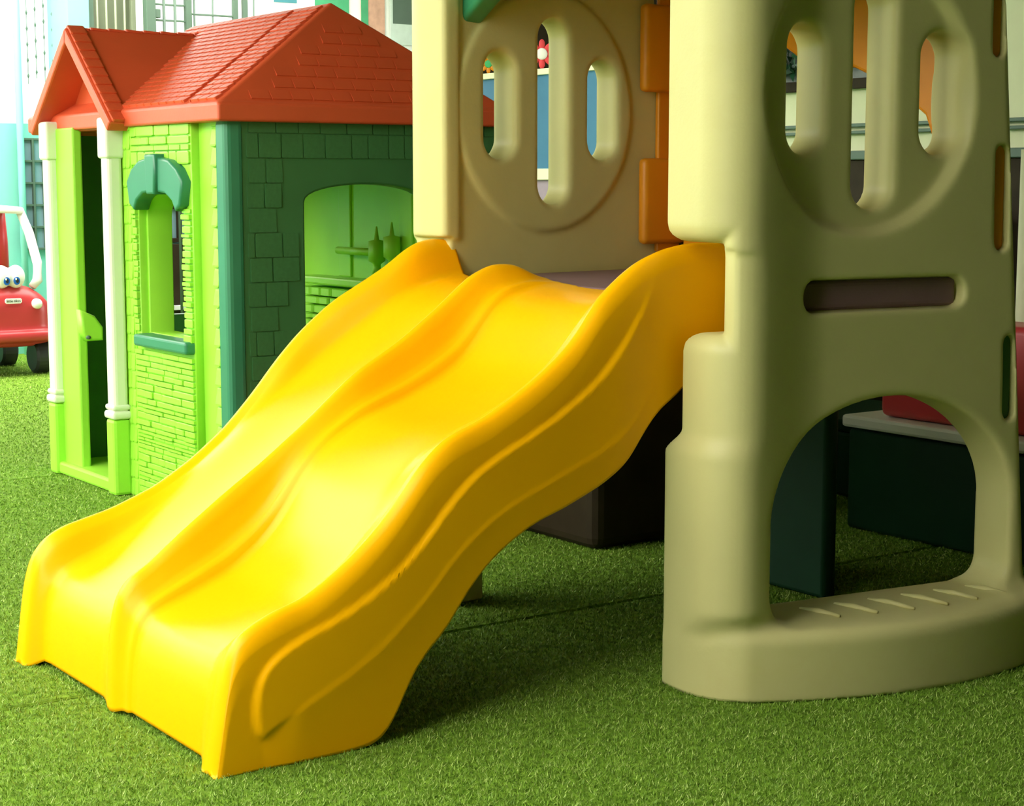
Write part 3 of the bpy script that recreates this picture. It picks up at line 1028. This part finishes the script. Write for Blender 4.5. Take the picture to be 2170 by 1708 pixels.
tube('rail', [H(xi - 0.035, 4.62, 0.685), H(xi - 0.035, 4.86, 0.685)], 0.012, 'lime', rear, 10)
# floor pan and door sill
hbox('floor_pan', (X0 + 0.01, 4.13, 0.004), (X1 - 0.02, Y1 - 0.03, 0.024), 'lime', None, 0.004)
hbox('door_sill', (1.905, 4.765, 0.002), (2.03, 5.20, 0.040), 'lime', None, 0.008)
# far jamb beside the door
jb = hbox('door_jamb', (1.925, 5.05, 0), (1.955, 5.30, ZE), 'lime', None, 0.006)
lt = plate('latch', [shift([(1.920, 0.52), (1.965, 0.50), (1.990, 0.465), (1.990, 0.425), (1.940, 0.425), (1.925, 0.45)], HX)], 0.045, to_xz(5.045 - 0.012 - HY), 'lime', jb, 0.008, 3)
tube('screw', [H(1.940, 5.002, 0.437), H(1.940, 5.02, 0.437)], 0.006, 'greyframe', lt, 8)


# porch columns
def column(y0, y1):
    c = empty('porch_column', H(1.94, (y0 + y1) / 2))
    c.parent = house
    hw = (y1 - y0) / 2
    rbox('plinth', (-0.045, -hw - 0.002, 0), (0.010, hw + 0.002, 0.222), 'lime', c, 0.010, 2)
    rbox('shaft', (-0.040, -hw, 0.222), (0.006, hw, ZE), 'white', c, 0.012, 3)
    rbox('base_ring', (-0.048, -hw - 0.008, 0.222), (0.012, hw + 0.008, 0.246), 'white', c, 0.009, 3)
    rbox('base_ring', (-0.045, -hw - 0.005, 0.248), (0.010, hw + 0.005, 0.264), 'white', c, 0.007, 3)
    rbox('capital', (-0.046, -hw - 0.006, 0.965), (0.010, hw + 0.006, ZE + 0.02), 'white', c, 0.008, 3)
    return c


column(4.722, 4.778)
column(5.190, 5.246)
# far end trim
hbox('corner_post', (X0 - 0.02, 5.30, 0), (X0 + 0.05, 5.37, ZE), 'dgreen_arch', None, 0.012, 3)

# roof: hipped main body with fascia band
ex0, ex1, ey0, ey1 = X0 - 0.035, X1 + 0.035, Y0 - 0.035, Y1 + 0.09
RZ, RXm, ry0, ry1 = 1.387, 2.38, 4.285, 5.16
zb0, zb1 = 1.052, 1.098
inset = 0.012
v = [H(ex0, ey0, zb0), H(ex1, ey0, zb0), H(ex1, ey1, zb0), H(ex0, ey1, zb0),
     H(ex0, ey0, zb1), H(ex1, ey0, zb1), H(ex1, ey1, zb1), H(ex0, ey1, zb1),
     H(ex0 + inset, ey0 + inset, zb1 + 0.006), H(ex1 - inset, ey0 + inset, zb1 + 0.006), H(ex1 - inset, ey1 - inset, zb1 + 0.006), H(ex0 + inset, ey1 - inset, zb1 + 0.006),
     H(RXm, ry0, RZ), H(RXm, ry1, RZ)]
f = [(0, 3, 2, 1), (0, 1, 5, 4), (1, 2, 6, 5), (2, 3, 7, 6), (3, 0, 4, 7), (4, 5, 9, 8), (5, 6, 10, 9), (6, 7, 11, 10), (7, 4, 8, 11), (8, 9, 12), (9, 10, 13, 12), (10, 11, 13), (11, 8, 12, 13)]
rme = pydata('roof', v, f)
bm = bmesh.new()
bm.from_mesh(rme)
bmesh.ops.recalc_face_normals(bm, faces=bm.faces)
bmesh.ops.bevel(bm, geom=list(bm.edges), offset=0.010, segments=3, profile=0.5, affect='EDGES', clamp_overlap=True)
bm.to_mesh(rme)
bm.free()
roof = link('roof', rme, 'red', house)
# shingles on the front slope
sx, sz = RXm - (ex0 + inset), RZ - (zb1 + 0.006)
SLEN = math.hypot(sx, sz)
SANG = math.atan2(sz, sx)
rowh = 0.0262
GY, GZ, GE = 4.985, 1.345, 0.322       # gable ridge y, ridge z, half width
for i in range(21):
    t = (i + 0.5) * rowh / SLEN
    if t > 0.97:
        break
    X = ex0 + inset + sx * t
    Z = zb1 + 0.006 + sz * t
    ya = ey0 + inset + (ry0 - ey0 - inset) * t + 0.022
    # valley against the gable: gable surface height equals slope height
    gy = GY - GE * max(0.0, (GZ - Z) / (GZ - zb0)) - 0.004
    yb = gy if Z < GZ else ry1 - 0.02
    y = ya - (0.03 if i % 2 else 0.0)
    while y < yb:
        a, b = max(y, ya), min(y + 0.050, yb)
        groove = 4.272 + (4.46 - 4.272) * t
        if b - a > 0.012:
            for (p, q) in (((a, b),) if not (a < groove < b or abs((a + b) / 2 - groove) < 0.03) else ((a, min(b, groove - 0.015)), (max(a, groove + 0.015), b))):
                if q - p > 0.006:
                    inst(SHR, 'shingle', roof, H(X, (p + q) / 2, Z + 0.003), (rowh * 0.98, q - p - 0.002, 0.009), (0, -SANG + math.radians(6), 0))
        y += 0.050
# faint joined shingle relief on the hip end facing the tower
hv, hf = [], []
hx0, hx1 = ex0 + inset, ex1 - inset
hy, hz = ry0 - (ey0 + inset), RZ - (zb1 + 0.006)
for i in range(9):
    t0, t1 = i / 9 + 0.02, (i + 1) / 9
    n_ = 0
    x = hx0 + (RXm - hx0) * t1 + 0.04 + (0.03 if i % 2 else 0)
    while x + 0.06 < hx1 - (hx1 - RXm) * t1 - 0.03:
        k = len(hv)
        for (xx, tt, lift) in ((x, t0, 0.0034), (x + 0.055, t0, 0.0034), (x + 0.055, t1, 0.0), (x, t1, 0.0)):
            hv.append(H(xx, ey0 + inset + hy * tt - lift * 0.8, zb1 + 0.006 + hz * tt + lift * 0.6))
        for (xx, tt) in ((x, t0), (x + 0.055, t0)):
            hv.append(H(xx, ey0 + inset + hy * tt + 0.002, zb1 + 0.006 + hz * tt - 0.002))
        hf += [(k, k + 1, k + 2, k + 3), (k, k + 4, k + 5, k + 1), (k, k + 3, k + 4), (k + 1, k + 5, k + 2)]
        x += 0.06
hs = link('hip_shingles', pydata('hip_shingles', hv, hf), 'red', roof)
tag(hs, None, None, None, 'stuff')
# gable porch roof: two slabs
gx0, gx1 = 1.885, 2.36
for s in (-1, 1):
    yo = GY + s * GE
    th = 0.034
    nvec = Vector((0, s * (GZ - zb0), GE)).normalized() * th
    top = [(gx0, GY, GZ), (gx1, GY, GZ), (gx1, yo, zb0 + 0.012), (gx0, yo, zb0 + 0.012)]
    vv = [H(*p) for p in top] + [H(p[0], p[1] - nvec[1], p[2] - nvec[2]) if k > 1 else H(p[0], p[1], p[2] - th * 1.35) for k, p in enumerate(top)]
    ff = [(0, 1, 2, 3), (7, 6, 5, 4), (0, 4, 5, 1), (1, 5, 6, 2), (2, 6, 7, 3), (3, 7, 4, 0)]
    me = pydata('gable_slope', vv, ff)
    bm = bmesh.new()
    bm.from_mesh(me)
    bmesh.ops.recalc_face_normals(bm, faces=bm.faces)
    bmesh.ops.bevel(bm, geom=list(bm.edges), offset=0.006, segments=2, profile=0.5, affect='EDGES', clamp_overlap=True)
    bm.to_mesh(me)
    bm.free()
    link('gable_slope', me, 'red', roof)
    # serrated shingle edge above the barge
    for k in range(11):
        t = (k + 0.5) / 11
        inst(SHR, 'edge_shingle', roof, H(gx0 + 0.035, GY + s * GE * t, GZ + (zb0 + 0.012 - GZ) * t + 0.004), (0.05, 0.042, 0.010), (-s * (math.atan2(GZ - zb0, GE) - 0.12), 0, 0))
for k in range(9):
    inst(SHR, 'ridge_cap', roof, H(gx0 + 0.05 + k * 0.055, GY, GZ - 0.003), (0.052, 0.02, 0.008), (0, math.radians(4), 0))
# recessed gable wall with a triangular opening
plate('gable_wall', [shift([(GY - GE + 0.05, zb0), (GY + GE - 0.05, zb0), (GY, GZ - 0.03)], HY), shift([(GY - 0.09, 1.175), (GY + 0.09, 1.175), (GY, 1.265)], HY)], 0.03, to_yz(2.0 - HX), 'red', roof, 0.003)
hbox('porch_beam', (1.945, GY - GE + 0.02, zb0 - 0.004), (1.99, GY + GE - 0.02, zb0 + 0.035), 'red', roof, 0.006)

# ------------------------------------------------------------------ toy car
car = empty('toy_car', (2.742, 7.93, 0), math.radians(2))
tag(car, 'red ride on toy car with white roof and big eyes', 'toy car')


def body_sdf(x, y, z):
    wz = 0.205 - 0.05 * sstep(0.30, 0.46, z)
    d = I_round(np.abs(x) - wz, np.abs(y - 0.33) - 0.32 + 0.05 * sstep(0.30, 0.5, z) * (y < 0.33), 0.09)
    d = I_round(d, z - 0.425 + 0.05 * (x / 0.2) ** 2, 0.06)
    d = I_round(d, 0.135 - z, 0.03)
    # bumper
    b = I_round(I_round(np.abs(x) - 0.215, np.abs(y - 0.10) - 0.12, 0.08), np.abs(z - 0.185) - 0.025, 0.02)
    d = U_smooth(d, b, 0.02)
    # wheel arches and cockpit
    for sx_ in (-1, 1):
        for yy in (0.10, 0.53):
            wv = np.maximum(np.sqrt((y - yy) ** 2 + (z - 0.08) ** 2) - 0.098, 0.105 - x * sx_)
            d = I_round(d, -wv, 0.01)
    ck = I_round(I_round(np.abs(x) - 0.13, np.abs(y - 0.40) - 0.15, 0.05), 0.26 - z, 0.03)
    d = I_round(d, -ck, 0.01)
    return d


V, Q = surface_nets(body_sdf, (-0.25, -0.05, 0.08), (0.25, 0.70, 0.46), 0.009)
link('body', np_mesh('car_body', V, Q), 'carred', car, True)


def roof_sdf(x, y, z):
    d = I_round(I_round(np.abs(x) - 0.155, np.abs(y - 0.37) - 0.185, 0.06), np.abs(z - 0.775 + 0.35 * x * x + 0.2 * (y - 0.37) ** 2) - 0.016, 0.012)
    return d


V, Q = surface_nets(roof_sdf, (-0.2, 0.15, 0.70), (0.2, 0.6, 0.83), 0.006)
rf = link('roof', np_mesh('car_roof', V, Q), 'carwhite', car, True)
for s in (-1, 1):
    tube('front_pillar', [(s * 0.135, 0.24, 0.765), (s * 0.150, 0.17, 0.66), (s * 0.158, 0.10, 0.52), (s * 0.150, 0.085, 0.44), (s * 0.12, 0.08, 0.41)], [0.020, 0.022, 0.022, 0.024, 0.018], 'carwhite', car, 12)
    tube('rear_pillar', [(s * 0.13, 0.50, 0.765), (s * 0.14, 0.54, 0.6), (s * 0.15, 0.57, 0.38)], [0.03, 0.045, 0.05], 'carred', car, 12)
    for yy in (0.10, 0.53):
        wh = empty('wheel', (s * 0.155, yy, 0.08))
        wh.parent = car
        link('tyre', tube_me('tyre', [(s * -0.04, 0, 0), (s * -0.03, 0, 0), (s * 0.03, 0, 0), (s * 0.04, 0, 0)], [0.066, 0.0795, 0.0795, 0.062], 28), 'black', wh)
        link('hub', tube_me('hub', [(s * 0.04, 0, 0), (s * 0.047, 0, 0), (s * 0.05, 0, 0)], [0.036, 0.034, 0.01], 20), 'carwhite', wh)
    link('headlight', tube_me('headlight', [(s * 0.112, 0.0, 0.335), (s * 0.112, 0.03, 0.335)][::-1] + [(s * 0.112, -0.012, 0.335), (s * 0.112, -0.018, 0.335)], [0.024, 0.024, 0.020, 0.006], 18), 'carwhite', car, True)


def eyes_sdf(x, y, z):
    a = np.sqrt((x + 0.034) ** 2 + ((y - 0.06) / 0.9) ** 2 + ((z - 0.462) / 1.25) ** 2) - 0.043
    b = np.sqrt((x - 0.034) ** 2 + ((y - 0.06) / 0.9) ** 2 + ((z - 0.462) / 1.25) ** 2) - 0.043
    return U_smooth(a, b, 0.018)


V, Q = surface_nets(eyes_sdf, (-0.1, 0.0, 0.39), (0.1, 0.12, 0.54), 0.004)
ey = link('eyes', np_mesh('eyes', V, Q), 'carwhite', car, True)


def disc(name, c, r, m, parent, tilt=0.0):
    me = tube_me(name, [(0, 0.006, 0), (0, 0, 0)], [r, r * 0.95], 20)
    o_ = link(name, me, m, parent)
    o_.location = c
    o_.scale = (1, 1, 1.25)
    return o_


for xx in (-0.022, 0.026):
    ir = disc('iris', (xx, 0.0205, 0.444), 0.0155, 'eyeblue', ey)
    disc('pupil', (0.001, -0.002, 0.0), 0.007, 'black', ir)
    disc('glint', (-0.005, -0.004, 0.007), 0.0035, 'carwhite', ir)
bd = plate('badge', [[(-0.034 + 0.0, 0.340), (0.034, 0.340), (0.040, 0.346), (0.040, 0.358), (0.034, 0.364), (-0.034, 0.364), (-0.040, 0.358), (-0.040, 0.346)]], 0.006, to_xz(0.004), 'carwhite', car, 0.001)
bd.location = (0.0, 0.004, 0.0)
cu = bpy.data.curves.new('badge_lettering', 'FONT')
cu.body = 'little tikes'
cu.size = 0.017
cu.align_x = 'CENTER'
cu.align_y = 'CENTER'
cu.extrude = 0.0006
tmp = bpy.data.objects.new('tmp', cu)
C.objects.link(tmp)
bpy.context.view_layer.update()
me = bpy.data.meshes.new_from_object(tmp.evaluated_get(bpy.context.evaluated_depsgraph_get()))
bpy.data.objects.remove(tmp)
me.materials.clear()
me.transform(Matrix.Translation((0, 0.0005, 0.352)) @ Matrix.Rotation(math.pi / 2, 4, 'X'))
link('lettering', me, 'black', bd)
